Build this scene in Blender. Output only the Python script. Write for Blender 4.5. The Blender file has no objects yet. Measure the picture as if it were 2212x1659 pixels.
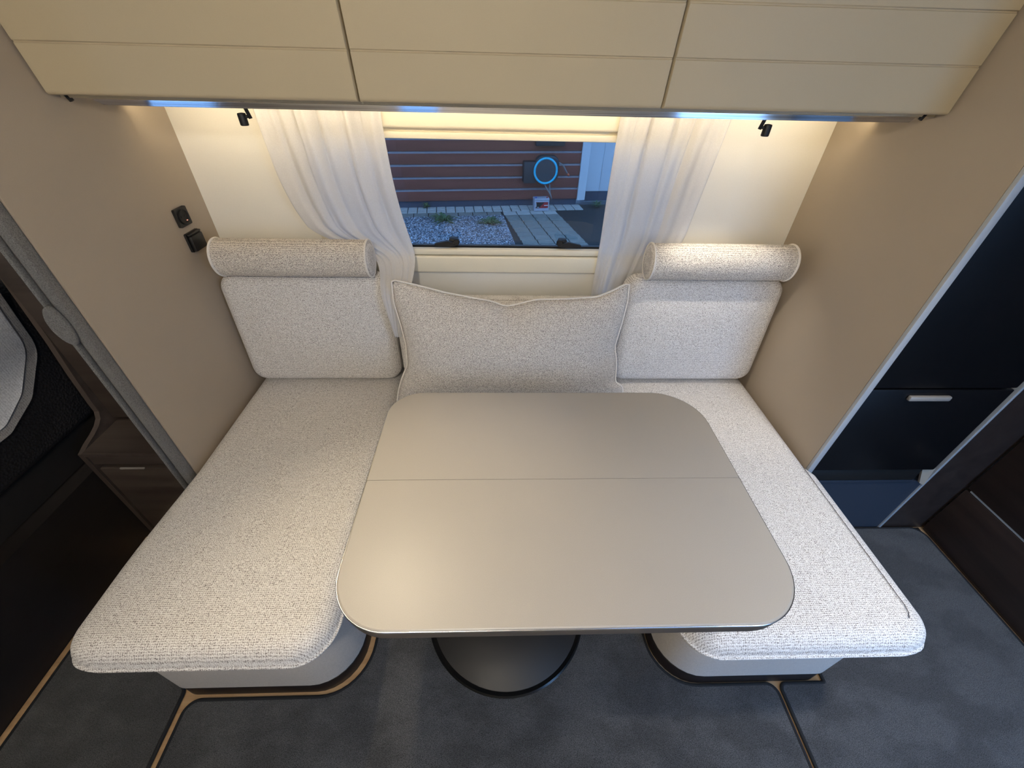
import bpy, bmesh, math, random
from mathutils import Vector, Matrix
random.seed(4)
S = bpy.context.scene
COL = S.collection
PI = math.pi

# ------------------------------------------------------------------ camera
cam_d = bpy.data.cameras.new('camera')
cam = bpy.data.objects.new('camera', cam_d)
COL.objects.link(cam)
cam_d.sensor_fit = 'HORIZONTAL'
cam_d.sensor_width = 36.0
cam_d.lens = 888.37 / 2212 * 36.0
cam_d.clip_start = 0.02
CAMH = 1.537
_p, _y, _r = math.radians(38.81), math.radians(-2.41), math.radians(-1.54)
_M = Matrix(((1, 0, 0), (0, -math.sin(_p), math.cos(_p)), (0, -math.cos(_p), -math.sin(_p))))
_R = Matrix.Rotation(_y, 3, 'Z') @ _M @ Matrix.Rotation(_r, 3, 'Z')
_right, _down, _fwd = _R.col[0], _R.col[1], _R.col[2]
_C = Matrix((( _right.x, -_down.x, -_fwd.x), (_right.y, -_down.y, -_fwd.y), (_right.z, -_down.z, -_fwd.z)))
cam.matrix_world = Matrix.Translation((0, 0, CAMH)) @ _C.to_4x4()
S.camera = cam

# ------------------------------------------------------------------ world, view, daylight
S.view_settings.view_transform = 'Standard'
S.view_settings.look = 'None'
S.view_settings.gamma = 1.0
S.view_settings.use_curve_mapping = False
S.view_settings.exposure = 0.0
w = bpy.data.worlds.new('overcast_dusk'); S.world = w
w.use_nodes = True
bg = w.node_tree.nodes['Background']
bg.inputs['Color'].default_value = (0.27, 0.53, 1.0, 1)
bg.inputs['Strength'].default_value = 8.0

def lamp(name, kind, loc, energy, color, **kw):
    d = bpy.data.lights.new(name, kind); d.energy = energy; d.color = color
    o = bpy.data.objects.new(name, d); COL.objects.link(o); o.location = loc
    for k, v in kw.items(): setattr(d, k, v)
    return o
ZC0 = 1.97
def portal(loc, rx, rz, sx, sy):
    o = lamp('daylight_portal', 'AREA', loc, 1, (1, 1, 1), shape='RECTANGLE', size=sx, size_y=sy)
    o.data.cycles.is_portal = True
    o.rotation_euler = (rx, 0, rz)
    return o
portal((1.435, -0.90, 0.95), -PI/2, PI, 0.57, 1.80)      # open entrance door, behind
portal((-2.075, -0.90, 1.225), -PI/2, PI, 0.65, 0.55)
portal((-0.50, -0.90, 1.25), -PI/2, PI, 0.24, 0.40)
portal((0.90, -0.15, ZC0 + .05), 0, 0, .70, .55)       # roof hatch
portal((0.0, 1.515, 1.165), -PI/2, 0, 1.16, 0.36)
WARM = (1.0, 0.93, 0.81)

# ------------------------------------------------------------------ materials
def lin(c):
    f = lambda v: v / 12.92 if v <= 0.04045 else ((v + 0.055) / 1.055) ** 2.4
    return tuple(f(x / 255) for x in c) + (1,)
MATS = {}
def base_mat(name):
    m = bpy.data.materials.new(name); m.use_nodes = True
    nt = m.node_tree
    b = nt.nodes['Principled BSDF']
    MATS[name] = m
    return m, nt, b
def N(nt, t, **kw):
    n = nt.nodes.new(t)
    for k, v in kw.items(): setattr(n, k, v)
    return n
def coords(nt, scale=(1, 1, 1), rot=(0, 0, 0)):
    tc = N(nt, 'ShaderNodeTexCoord'); mp = N(nt, 'ShaderNodeMapping')
    mp.inputs['Scale'].default_value = scale; mp.inputs['Rotation'].default_value = rot
    nt.links.new(tc.outputs['Object'], mp.inputs['Vector'])
    return mp.outputs['Vector']
def noise(nt, vec, scale, detail=2, rough=.5):
    n = N(nt, 'ShaderNodeTexNoise'); n.inputs['Scale'].default_value = scale
    n.inputs['Detail'].default_value = detail; n.inputs['Roughness'].default_value = rough
    nt.links.new(vec, n.inputs['Vector'])
    return n.outputs['Fac']
def ramp(nt, fac, stops):
    r = N(nt, 'ShaderNodeValToRGB'); e = r.color_ramp.elements
    e[0].position, e[0].color = stops[0]; e[1].position, e[1].color = stops[1]
    for p, c in stops[2:]:
        x = e.new(p); x.color = c
    nt.links.new(fac, r.inputs['Fac'])
    return r.outputs['Color']
def math_n(nt, op, a, b):
    n = N(nt, 'ShaderNodeMath', operation=op)
    for i, x in enumerate((a, b)):
        if isinstance(x, (int, float)): n.inputs[i].default_value = x
        else: nt.links.new(x, n.inputs[i])
    return n.outputs[0]
def bump(nt, b, h, strength, dist=.002):
    bn = N(nt, 'ShaderNodeBump'); bn.inputs['Strength'].default_value = strength; bn.inputs['Distance'].default_value = dist
    nt.links.new(h, bn.inputs['Height']); nt.links.new(bn.outputs['Normal'], b.inputs['Normal'])
def mixc(nt, fac, a, b, mode='MIX'):
    n = N(nt, 'ShaderNodeMix', data_type='RGBA', blend_type=mode)
    ins = [n.inputs[0], n.inputs[6], n.inputs[7]]
    for i, x in zip(ins, (fac, a, b)):
        if isinstance(x, (int, float)): i.default_value = x
        elif isinstance(x, tuple): i.default_value = x
        else: nt.links.new(x, i)
    return n.outputs[2]

def plain(name, c, rough=.5, metal=0, grain=0.0, spec=.5, scale=300, coat=0):
    m, nt, b = base_mat(name)
    b.inputs['Roughness'].default_value = rough; b.inputs['Metallic'].default_value = metal
    b.inputs['Specular IOR Level'].default_value = spec
    b.inputs['Coat Weight'].default_value = coat
    col = lin(c)
    v = noise(nt, coords(nt), scale, 3)
    lo = tuple(x * (1 - max(grain, .01)) for x in col[:3]) + (1,)
    hi = tuple(min(1, x * (1 + max(grain, .01))) for x in col[:3]) + (1,)
    nt.links.new(ramp(nt, v, [(.3, lo), (.7, hi)]), b.inputs['Base Color'])
    if grain > .02: bump(nt, b, v, .1, .0005)
    return m

def fabric(name, light, mid, dark, fx=1.0, fine=1.0, ax=1, bmp=.5, g=.34):
    m, nt, b = base_mat(name)
    b.inputs['Roughness'].default_value = .95; b.inputs['Specular IOR Level'].default_value = .15
    b.inputs['Sheen Weight'].default_value = .15; b.inputs['Sheen Roughness'].default_value = .6
    A = noise(nt, coords(nt, (300 * fine, 850 * fine, 850 * fine)), 1.0, 1, .5)
    B = noise(nt, coords(nt, (850 * fine, 330 * fine, 330 * fine)), 1.0, 1, .5)
    big = noise(nt, coords(nt), 120, 2, .5)
    tc = N(nt, 'ShaderNodeTexCoord'); sp = N(nt, 'ShaderNodeSeparateXYZ'); nt.links.new(tc.outputs['Object'], sp.inputs[0])
    wob = math_n(nt, 'MULTIPLY', noise(nt, coords(nt), 40, 2), .004)
    yz = math_n(nt, 'ADD', sp.outputs[ax], wob)
    xx = math_n(nt, 'ADD', sp.outputs[0], wob)
    gx = math_n(nt, 'SINE', math_n(nt, 'MULTIPLY', xx, 2*PI/.0050*fine), 0)
    gy = math_n(nt, 'SINE', math_n(nt, 'MULTIPLY', yz, 2*PI/.0046*fine), 0)
    grid = math_n(nt, 'ADD', math_n(nt, 'MULTIPLY', gx, .10), math_n(nt, 'MULTIPLY', gy, .14))
    f = math_n(nt, 'ADD', math_n(nt, 'MULTIPLY', A, .60 * fx), math_n(nt, 'MULTIPLY', B, 1 - .60 * fx))
    f = math_n(nt, 'ADD', f, math_n(nt, 'MULTIPLY', math_n(nt, 'SUBTRACT', big, .5), .10))
    f = math_n(nt, 'ADD', f, math_n(nt, 'MULTIPLY', grid, g))
    nt.links.new(ramp(nt, f, [(.36, lin(dark)), (.63, lin(light)), (.48, lin(mid))]), b.inputs['Base Color'])
    bump(nt, b, f, bmp, .003)
    return m

def wood(name, c1, c2, rough=.4, axis='x', scale=1.0, spec=.5):
    m, nt, b = base_mat(name)
    b.inputs['Roughness'].default_value = rough; b.inputs['Specular IOR Level'].default_value = spec
    s = {'x': (2, 40, 40), 'y': (40, 2, 40), 'z': (40, 40, 2)}[axis]
    v = noise(nt, coords(nt, tuple(q * scale for q in s)), 1.0, 5, .65)
    nt.links.new(ramp(nt, v, [(.3, lin(c1)), (.7, lin(c2))]), b.inputs['Base Color'])
    bump(nt, b, v, .08, .001)
    return m

fabric('seat_fabric', (253, 250, 246), (229, 222, 216), (116, 107, 101))
fabric('bolster_fabric', (250, 243, 232), (210, 200, 189), (108, 99, 91), fx=1.35, fine=1.0, ax=2)
fabric('pillow_fabric', (250, 245, 239), (214, 206, 199), (118, 110, 104), fx=1.3, fine=1.0)
fabric('base_fabric', (206, 199, 191), (192, 184, 177), (160, 152, 146), fine=1.8, bmp=.2, g=0)
fabric('piping_fabric', (246, 240, 232), (236, 230, 222), (215, 208, 200), fine=2.0, bmp=.2, g=0)
fabric('felt', (120, 118, 115), (104, 102, 99), (78, 76, 74), fine=1.0, g=0)
fabric('quilt', (240, 238, 236), (228, 226, 224), (200, 198, 196), fine=.7, bmp=.3)
fabric('quilt_border', (185, 180, 172), (165, 158, 150), (120, 114, 108), fine=.8)
plain('cream_wall', (240, 234, 221), .6, grain=.015)
plain('taupe_wall', (172, 158, 140), .55, grain=.02, scale=900)
plain('door_cream', (186, 171, 142), .42, grain=.02, scale=900)
plain('cassette_cream', (240, 230, 206), .4)
plain('ceiling_white', (225, 218, 206), .6)
plain('dark_gap', (18, 15, 13), .8)
plain('black_plastic', (28, 27, 26), .45)
plain('matte_black', (20, 19, 18), .55)
plain('fridge_black', (13, 14, 17), .33, grain=.05, scale=1200)
plain('plinth_blue', (46, 54, 66), .5)
plain('edge_grey', (168, 172, 176), .4)
plain('handle_grey', (175, 168, 160), .35, metal=.3)
plain('table_edge', (88, 80, 73), .4)
plain('disc_black', (36, 34, 33), .5)
plain('disc_rim', (8, 8, 8), .3)
plain('binding', (26, 27, 30), .9)
plain('thread', (88, 80, 76), .9)
plain('toe_kick', (34, 26, 23), .5)
plain('chrome', (200, 200, 205), .2, metal=1)
plain('white_paint', (228, 230, 232), .5)
plain('battery_grey', (178, 176, 184), .5)
plain('print_red', (170, 42, 44), .5)
plain('print_black', (22, 20, 22), .5)
plain('print_white', (235, 235, 235), .5)
plain('print_blue', (60, 90, 170), .5)
plain('reel_dark', (52, 56, 60), .5, grain=.08, scale=40)
plain('reel_disc', (66, 68, 72), .6)
plain('reel_blue', (50, 205, 235), .4)
plain('hose_grey', (130, 128, 126), .6)
plain('nozzle_orange', (225, 110, 70), .5)
plain('painted_sky_glow', (150, 140, 142), .7, grain=.15, scale=30)
plain('foundation', (66, 74, 88), .85, grain=.2, scale=30)
wood('siding', (112, 58, 46), (150, 84, 68), .75, 'x', .25)
wood('oak', (176, 142, 104), (205, 172, 132), .45, 'x', 1.0)
wood('dark_wood', (56, 48, 44), (82, 72, 65), .42, 'x', .5)
wood('dark_closet', (42, 34, 31), (60, 49, 44), .35, 'y', .5)
wood('edge_wood', (62, 53, 48), (80, 69, 62), .5, 'z', .5)
wood('bed_brown', (22, 18, 17), (31, 26, 24), .55, 'y', .4)

def mk_table():
    m, nt, b = base_mat('table_laminate')
    v = noise(nt, coords(nt), 700, 3)
    big = noise(nt, coords(nt), 5, 3)
    nt.links.new(ramp(nt, v, [(.3, lin((170, 163, 153))), (.7, lin((176, 169, 159)))]), b.inputs['Base Color'])
    nt.links.new(ramp(nt, big, [(.3, (.39, .39, .39, 1)), (.7, (.43, .43, .43, 1))]), b.inputs['Roughness'])
    bump(nt, b, v, .04, .0003)
mk_table()
def mk_metal():
    m, nt, b = base_mat('brushed_metal')
    v = noise(nt, coords(nt, (3, 500, 500)), 1.0, 3)
    nt.links.new(ramp(nt, v, [(.3, lin((150, 148, 150))), (.7, lin((205, 203, 206)))]), b.inputs['Base Color'])
    b.inputs['Metallic'].default_value = 1; b.inputs['Roughness'].default_value = .09
mk_metal()
def mk_leather():
    m, nt, b = base_mat('black_leather')
    vo = N(nt, 'ShaderNodeTexVoronoi'); vo.inputs['Scale'].default_value = 130
    nt.links.new(coords(nt, (1, 1, 1)), vo.inputs['Vector'])
    b.inputs['Base Color'].default_value = lin((30, 29, 31)); b.inputs['Roughness'].default_value = .45
    bump(nt, b, vo.outputs['Distance'], .45, .004)
mk_leather()
def mk_carpet():
    m, nt, b = base_mat('carpet')
    b.inputs['Roughness'].default_value = 1; b.inputs['Specular IOR Level'].default_value = .1
    b.inputs['Sheen Weight'].default_value = .2
    v = noise(nt, coords(nt), 620, 2, .6)
    nap = noise(nt, coords(nt, (1, 1.6, 1)), 5.5, 3, .55)
    c = ramp(nt, v, [(.34, lin((40, 41, 43))), (.68, lin((108, 109, 112)))])
    n2 = ramp(nt, nap, [(.42, (.72, .72, .72, 1)), (.58, (1.05, 1.05, 1.05, 1))])
    nt.links.new(mixc(nt, 1.0, c, n2, 'MULTIPLY'), b.inputs['Base Color'])
    bump(nt, b, v, .7, .004)
mk_carpet()
def mk_glass(nm='window_glass', col=(.45, .465, .48, 1)):
    m, nt, b = base_mat(nm)
    nt.nodes.remove(b)
    out = [n for n in nt.nodes if n.type == 'OUTPUT_MATERIAL'][0]
    tr = N(nt, 'ShaderNodeBsdfTransparent'); tr.inputs['Color'].default_value = col
    gl = N(nt, 'ShaderNodeBsdfGlossy'); gl.inputs['Roughness'].default_value = 0.01
    fr = N(nt, 'ShaderNodeFresnel'); fr.inputs['IOR'].default_value = 1.5
    mx = N(nt, 'ShaderNodeMixShader')
    k = math_n(nt, 'MULTIPLY', fr.outputs[0], 1.3)
    nt.links.new(k, mx.inputs[0]); nt.links.new(tr.outputs[0], mx.inputs[1]); nt.links.new(gl.outputs[0], mx.inputs[2])
    nt.links.new(mx.outputs[0], out.inputs['Surface'])
mk_glass()
mk_glass('light_glass', (.62, .64, .66, 1))
mk_glass('clear_glass', (.92, .93, .94, 1))
def mk_curtain():
    m, nt, b = base_mat('sheer_curtain')
    nt.nodes.remove(b)
    out = [n for n in nt.nodes if n.type == 'OUTPUT_MATERIAL'][0]
    v = noise(nt, coords(nt, (500, 500, 500)), 1.0, 2)
    col = ramp(nt, v, [(.3, lin((240, 238, 238))), (.7, lin((250, 249, 249)))])
    df = N(nt, 'ShaderNodeBsdfDiffuse'); tl = N(nt, 'ShaderNodeBsdfTranslucent'); tr = N(nt, 'ShaderNodeBsdfTransparent')
    nt.links.new(col, df.inputs['Color']); nt.links.new(col, tl.inputs['Color'])
    m1 = N(nt, 'ShaderNodeMixShader'); m1.inputs[0].default_value = .45
    nt.links.new(df.outputs[0], m1.inputs[1]); nt.links.new(tl.outputs[0], m1.inputs[2])
    m2 = N(nt, 'ShaderNodeMixShader'); m2.inputs[0].default_value = .20
    nt.links.new(m1.outputs[0], m2.inputs[1]); nt.links.new(tr.outputs[0], m2.inputs[2])
    nt.links.new(m2.outputs[0], out.inputs['Surface'])
mk_curtain()
def emit(name, color, strength):
    m, nt, b = base_mat(name)
    b.inputs['Base Color'].default_value = (0, 0, 0, 1)
    b.inputs['Emission Color'].default_value = tuple(color) + (1,); b.inputs['Emission Strength'].default_value = strength
    return m
emit('led_glow', (1.0, 0.85, 0.59), 17.0)
emit('lamp_glow', (1.0, 0.88, 0.70), 6.0)
emit('led_red', (1.0, .45, .30), .9)
def mk_ground():
    for nm, a, c, s in (('asphalt', (70, 76, 84), (116, 122, 130), 60), ('paver', (176, 174, 166), (206, 204, 196), 14), ('paver_dark', (118, 120, 114), (150, 150, 142), 14), ('joint_sand', (40, 42, 42), (58, 60, 60), 50)):
        m, nt, b = base_mat(nm); b.inputs['Roughness'].default_value = .9
        v = noise(nt, coords(nt), s, 5, .7)
        nt.links.new(ramp(nt, v, [(.3, lin(a)), (.7, lin(c))]), b.inputs['Base Color']); bump(nt, b, v, .4, .01)
    m, nt, b = base_mat('gravel'); b.inputs['Roughness'].default_value = .85
    vo = N(nt, 'ShaderNodeTexVoronoi'); vo.inputs['Scale'].default_value = 70
    nt.links.new(coords(nt), vo.inputs['Vector'])
    sep = N(nt, 'ShaderNodeSeparateColor'); nt.links.new(vo.outputs['Color'], sep.inputs[0])
    nt.links.new(ramp(nt, sep.outputs[0], [(.2, lin((70, 76, 84))), (.9, lin((225, 228, 235))), (.6, lin((120, 126, 134)))]), b.inputs['Base Color'])
    m, nt, b = base_mat('leaf'); b.inputs['Roughness'].default_value = .7
    v = noise(nt, coords(nt), 60, 2)
    nt.links.new(ramp(nt, v, [(.3, lin((50, 80, 48))), (.7, lin((96, 122, 80)))]), b.inputs['Base Color'])
mk_ground()

# ------------------------------------------------------------------ mesh helpers
def link(name, bm, mat, parent=None, smooth=False, recalc=True):
    if recalc: bmesh.ops.recalc_face_normals(bm, faces=bm.faces)
    me = bpy.data.meshes.new(name); bm.to_mesh(me); bm.free()
    if smooth:
        for p in me.polygons: p.use_smooth = True
    o = bpy.data.objects.new(name, me); COL.objects.link(o)
    me.materials.append(MATS[mat])
    if parent is not None: o.parent = parent
    return o
def autosmooth(o, ang=35):
    me = o.data
    for p in me.polygons: p.use_smooth = True
    me.set_sharp_from_angle(angle=math.radians(ang))
def thing(name, label, cat, loc=(0, 0, 0), group=None, rz=0):
    o = bpy.data.objects.new(name, None); COL.objects.link(o); o.location = loc; o.rotation_euler = (0, 0, rz)
    o.empty_display_size = .1
    return tag(o, label, cat, group)
def tag(o, label, cat, group=None, kind=None):
    o['label'] = label; o['category'] = cat
    if group: o['group'] = group
    if kind: o['kind'] = kind
    return o
def struct(o, label, cat): return tag(o, label, cat, None, 'structure')
def box(bm, x0, x1, y0, y1, z0, z1, bev=0, seg=2):
    r = bmesh.ops.create_cube(bm, size=1.0)
    vs = r['verts']
    for v in vs:
        v.co = Vector((x0 + (v.co.x + .5) * (x1 - x0), y0 + (v.co.y + .5) * (y1 - y0), z0 + (v.co.z + .5) * (z1 - z0)))
    if bev:
        es = list({e for v in vs for e in v.link_edges})
        bmesh.ops.bevel(bm, geom=es, offset=bev, segments=seg, affect='EDGES', profile=.5)
def boxo(name, dims, mat, parent=None, bev=0, seg=2):
    bm = bmesh.new(); box(bm, *dims, bev=bev, seg=seg)
    o = link(name, bm, mat, parent)
    if bev: autosmooth(o)
    return o
def tube_bm(bm, pts, r, n=8, closed=False, cap=True):
    pts = [Vector(p) for p in pts]; L = len(pts); rings = []
    up = Vector((0, 0, 1)); prev = None
    for i, p in enumerate(pts):
        a = pts[(i - 1) % L] if (closed or i > 0) else p
        b = pts[(i + 1) % L] if (closed or i < L - 1) else p
        t = (b - a).normalized()
        if prev is None:
            ref = up if abs(t.dot(up)) < .9 else Vector((1, 0, 0))
            nrm = (ref - t * ref.dot(t)).normalized()
        else:
            nrm = (prev - t * prev.dot(t)).normalized()
        prev = nrm; bi = t.cross(nrm)
        rr = r[i] if isinstance(r, (list, tuple)) else r
        rings.append([bm.verts.new(p + (nrm * math.cos(2*PI*k/n) + bi * math.sin(2*PI*k/n)) * rr) for k in range(n)])
    for i in range(L if closed else L - 1):
        A, B = rings[i], rings[(i + 1) % L]
        for k in range(n): bm.faces.new((A[k], A[(k+1) % n], B[(k+1) % n], B[k]))
    if cap and not closed:
        bm.faces.new(rings[0][::-1]); bm.faces.new(rings[-1])
def tubeo(name, pts, r, mat, parent=None, n=8, closed=False):
    bm = bmesh.new(); tube_bm(bm, pts, r, n, closed); return link(name, bm, mat, parent, True)
def lathe_bm(bm, prof, c=(0, 0, 0), n=48, axis='z'):
    rings = []
    for (r, z) in prof:
        ring = []
        for k in range(n):
            a = 2*PI*k/n
            v = (r*math.cos(a), r*math.sin(a), z)
            if axis == 'x': v = (v[2], v[0], v[1])
            if axis == 'y': v = (v[0], v[2], v[1])
            ring.append(bm.verts.new(Vector(c) + Vector(v)))
        rings.append(ring)
    for A, B in zip(rings, rings[1:]):
        for k in range(n): bm.faces.new((A[k], A[(k+1) % n], B[(k+1) % n], B[k]))
    bm.faces.new(rings[0][::-1]); bm.faces.new(rings[-1])
def latheo(name, prof, c, mat, parent=None, n=48, axis='z'):
    bm = bmesh.new(); lathe_bm(bm, prof, c, n, axis); o = link(name, bm, mat, parent); autosmooth(o); return o

def rrect(x0, x1, y0, y1, R, inset=0, n=8):
    """rounded rectangle, R = radii for corners (x1,y1),(x0,y1),(x0,y0),(x1,y0)"""
    if not isinstance(R, (list, tuple)): R = [R] * 4
    x0 += inset; x1 -= inset; y0 += inset; y1 -= inset
    out = []
    cs = [(x1, y1, -1, -1, 0), (x0, y1, 1, -1, PI/2), (x0, y0, 1, 1, PI), (x1, y0, -1, 1, 3*PI/2)]
    for (cx, cy, sx, sy, a0), r in zip(cs, R):
        r = max(r - inset, .002)
        for k in range(n + 1):
            a = a0 + PI/2*k/n
            out.append((cx + sx*r + r*math.cos(a), cy + sy*r + r*math.sin(a)))
    return out
def pad_bm(bm, x0, x1, y0, y1, z0, z1, R, r, puff=0, bpuff=0, rings=6, n=8, rb=None, side=0):
    """upholstered slab: plan corner radii R, edge radius r, domed by puff"""
    rb = r if rb is None else rb
    prof = []
    m = 6
    for k in range(m + 1):
        a = PI/2*k/m
        prof.append((rb*(1 - math.sin(a)), z0 + rb*(1 - math.cos(a))))
    if side:
        for k in range(1, 6):
            q = k/6; prof.append((-side*(1 - math.cos(2*PI*q))/2, z0 + rb + (z1 - r - z0 - rb)*q))
    for k in range(m + 1):
        a = PI/2*k/m
        prof.append((r*(1 - math.cos(a)), z1 - r + r*math.sin(a)))
    loops = [[bm.verts.new((x, y, z)) for x, y in rrect(x0, x1, y0, y1, R, o, n)] for o, z in prof]
    def bridge(A, B):
        L = len(A)
        for k in range(L): bm.faces.new((A[k], A[(k+1) % L], B[(k+1) % L], B[k]))
    for A, B in zip(loops, loops[1:]): bridge(A, B)
    cx, cy = (x0 + x1)/2, (y0 + y1)/2
    for top, base, pf, rad in ((True, loops[-1], puff, r), (False, loops[0], -bpuff, rb)):
        prev = base; bz = base[0].co.z
        bp = [v.co.copy() for v in base]
        hw, hd = (x1 - x0)/2 - rad, (y1 - y0)/2 - rad
        mins = min(hw, hd)
        for k in range(1, rings):
            ins = mins * .92 * (k/(rings - 1))**1.5
            cur = []
            for v in bp:
                fx = (hw - ins)/hw; fy = (hd - ins)/hd
                x = cx + (v.x - cx)*fx; y = cy + (v.y - cy)*fy
                ex = abs(x - cx)/hw; ey = abs(y - cy)/hd
                z = bz + pf*(1 - ex**4)*(1 - ey**4)
                cur.append(bm.verts.new((x, y, z)))
            if top: bridge(prev, cur)
            else: bridge(cur, prev)
            prev = cur
        bm.faces.new(prev if top else prev[::-1])
def pado(name, dims, R, r, mat, parent=None, **kw):
    bm = bmesh.new(); pad_bm(bm, *dims, R, r, **kw); return link(name, bm, mat, parent, True)
def round_poly(pts, n=8):
    """pts: (x,y,radius)"""
    out = []; L = len(pts)
    for i, (x, y, r) in enumerate(pts):
        p = Vector((x, y)); a = Vector(pts[i-1][:2]); b = Vector(pts[(i+1) % L][:2])
        if r <= 0: out.append((x, y)); continue
        d1 = (a - p).normalized(); d2 = (b - p).normalized()
        ang = d1.angle(d2); t = r / math.tan(ang/2)
        c = p + (d1 + d2).normalized() * (r / math.sin(ang/2))
        s = p + d1*t - c; e = p + d2*t - c
        a0 = math.atan2(s.y, s.x); a1 = math.atan2(e.y, e.x)
        da = (a1 - a0 + PI) % (2*PI) - PI
        for k in range(n + 1):
            a_ = a0 + da*k/n; out.append((c.x + r*math.cos(a_), c.y + r*math.sin(a_)))
    return out
def extrude_poly(bm, outline, z0, z1, f=lambda x, y, z: (x, y, z)):
    A = [bm.verts.new(f(x, y, z0)) for x, y in outline]; B = [bm.verts.new(f(x, y, z1)) for x, y in outline]
    L = len(A)
    for k in range(L): bm.faces.new((A[k], A[(k+1) % L], B[(k+1) % L], B[k]))
    bm.faces.new(A[::-1]); bm.faces.new(B)
def lerp_list(L, t):
    """piecewise interpolation of [(t, v...)]"""
    for a, b in zip(L, L[1:]):
        if t <= b[0]:
            k = 0 if b[0] == a[0] else (t - a[0])/(b[0] - a[0]); k = max(0, min(1, k))
            return [p + (q - p)*k for p, q in zip(a[1:], b[1:])]
    return list(L[-1][1:])
def smooth_list(L, t, w=.06):
    acc = None
    for d in (-1, -.5, 0, .5, 1):
        v = lerp_list(L, min(max(t + d*w, L[0][0]), L[-1][0]))
        acc = v if acc is None else [p + q for p, q in zip(acc, v)]
    return [p/5 for p in acc]

# ------------------------------------------------------------------ room shell
XL, XR, YB, YF, ZC = -0.964, 1.030, 1.450, -0.85, 1.97
WX0, WX1, WZ0, WZ1 = -.58, .58, .985, 1.345           # dinette window opening
def wall_with_holes(name, x0, x1, y0, y1, z0, z1, holes, mat):
    bm = bmesh.new(); holes = sorted(holes); cur = x0
    for (hx0, hx1, hz0, hz1) in holes:
        box(bm, cur, hx0, y0, y1, z0, z1)
        if hz0 > z0 + .001: box(bm, hx0, hx1, y0, y1, z0, hz0)
        box(bm, hx0, hx1, y0, y1, hz1, z1)
        cur = hx1
    box(bm, cur, x1, y0, y1, z0, z1)
    return link(name, bm, mat)
struct(boxo('floor', (-2.80, 1.86, YF - .06, YB + .05, -.05, 0), 'oak'), 'light oak floor showing in the gaps between the carpets', 'floor')
HX0, HX1, HY0, HY1 = .55, 1.25, -.425, .125
bm = bmesh.new()
box(bm, -2.85, HX0, YF - .06, YB + .06, ZC, ZC + .04); box(bm, HX1, 1.90, YF - .06, YB + .06, ZC, ZC + .04)
box(bm, HX0, HX1, YF - .06, HY0, ZC, ZC + .04); box(bm, HX0, HX1, HY1, YB + .06, ZC, ZC + .04)
struct(link('ceiling', bm, 'ceiling_white'), 'off-white ceiling of the caravan with a roof hatch', 'ceiling')
rh = thing('window_4', 'clear roof hatch in the ceiling above the aisle', 'roof hatch'); rh['kind'] = 'structure'
bm = bmesh.new()
box(bm, HX0 - .03, HX0, HY0 - .03, HY1 + .03, ZC - .012, ZC); box(bm, HX1, HX1 + .03, HY0 - .03, HY1 + .03, ZC - .012, ZC)
box(bm, HX0, HX1, HY0 - .03, HY0, ZC - .012, ZC); box(bm, HX0, HX1, HY1, HY1 + .03, ZC - .012, ZC)
link('hatch_frame', bm, 'ceiling_white', rh)
bm = bmesh.new(); box(bm, HX0 + .001, HX1 - .001, HY0 + .001, HY1 - .001, ZC + .02, ZC + .026); link('pane', bm, 'clear_glass', rh)
struct(wall_with_holes('wall_back', -2.80, 1.86, YB, YB + .05, 0, ZC, [(WX0, WX1, WZ0, WZ1)], 'cream_wall'), 'cream wall around the dinette window', 'wall')
struct(wall_with_holes('wall_front', -2.80, 1.86, YF - .05, YF, 0, ZC, [(-2.40, -1.75, .95, 1.50), (-.62, -.38, 1.05, 1.45), (1.15, 1.72, .05, 1.85)], 'cream_wall'), 'cream wall opposite the dinette with door opening', 'wall')
struct(boxo('wall_left', (XL - .022, XL, .872, YB, 0, ZC), 'taupe_wall'), 'taupe partition panel with black socket beside the dinette', 'wall')
struct(boxo('wall_right', (XR, XR + .018, .872, YB, 0, ZC), 'taupe_wall'), 'plain taupe partition panel between dinette and fridge', 'wall')
struct(boxo('wall_left_end', (-2.85, -2.80, YF - .05, YB + .05, 0, ZC), 'cream_wall'), 'cream end wall behind the bed', 'wall')
struct(boxo('wall_right_end', (1.86, 1.90, YF - .05, YB + .05, 0, ZC), 'cream_wall'), 'cream end wall behind the dark closet', 'wall')
struct(boxo('trim_1', (XR - .001, XR + .019, .860, .8715, 0, ZC - .002), 'edge_grey', bev=.003), 'pale grey edge band on the partition beside the fridge', 'trim')

# windows -----------------------------------------------------------
win = thing('window_1', 'wide caravan window with cream blind cassettes and black latches', 'window', (0, 0, 0)); win['kind'] = 'structure'
bm = bmesh.new()
box(bm, WX0 - .03, WX1 + .03, YB - .012, YB, WZ1 - .004, WZ1 + .026, .003)
box(bm, WX0 - .03, WX1 + .03, YB - .012, YB, WZ0 - .012, WZ0 + .010, .003)
box(bm, WX0 - .03, WX0 + .012, YB - .012, YB, WZ0 + .010, WZ1 - .004, .003)
box(bm, WX1 - .012, WX1 + .03, YB - .012, YB, WZ0 + .010, WZ1 - .004, .003)
autosmooth(link('window_frame', bm, 'cassette_cream', win))
cs = boxo('blind_cassette', (WX0 - .04, WX1 + .04, YB - .030, YB, 1.358, 1.425), 'cassette_cream', win, .008, 3)
boxo('blind_pull_bar', (WX0 - .02, WX1 + .02, YB - .026, YB - .012, 1.331, 1.350), 'cassette_cream', win, .004, 2)
boxo('blind_cassette', (WX0 - .04, WX1 + .04, YB - .028, YB, .910, .972), 'cassette_cream', win, .007, 3)
boxo('blind_pull_bar', (WX0 - .02, WX1 + .02, YB - .026, YB - .012, .976, .9965), 'cassette_cream', win, .004, 2)
bm = bmesh.new()
box(bm, WX0 + .001, WX1 - .001, YB + .028, YB + .036, WZ0 + .001, WZ1 - .001)
link('pane', bm, 'window_glass', win)
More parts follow.
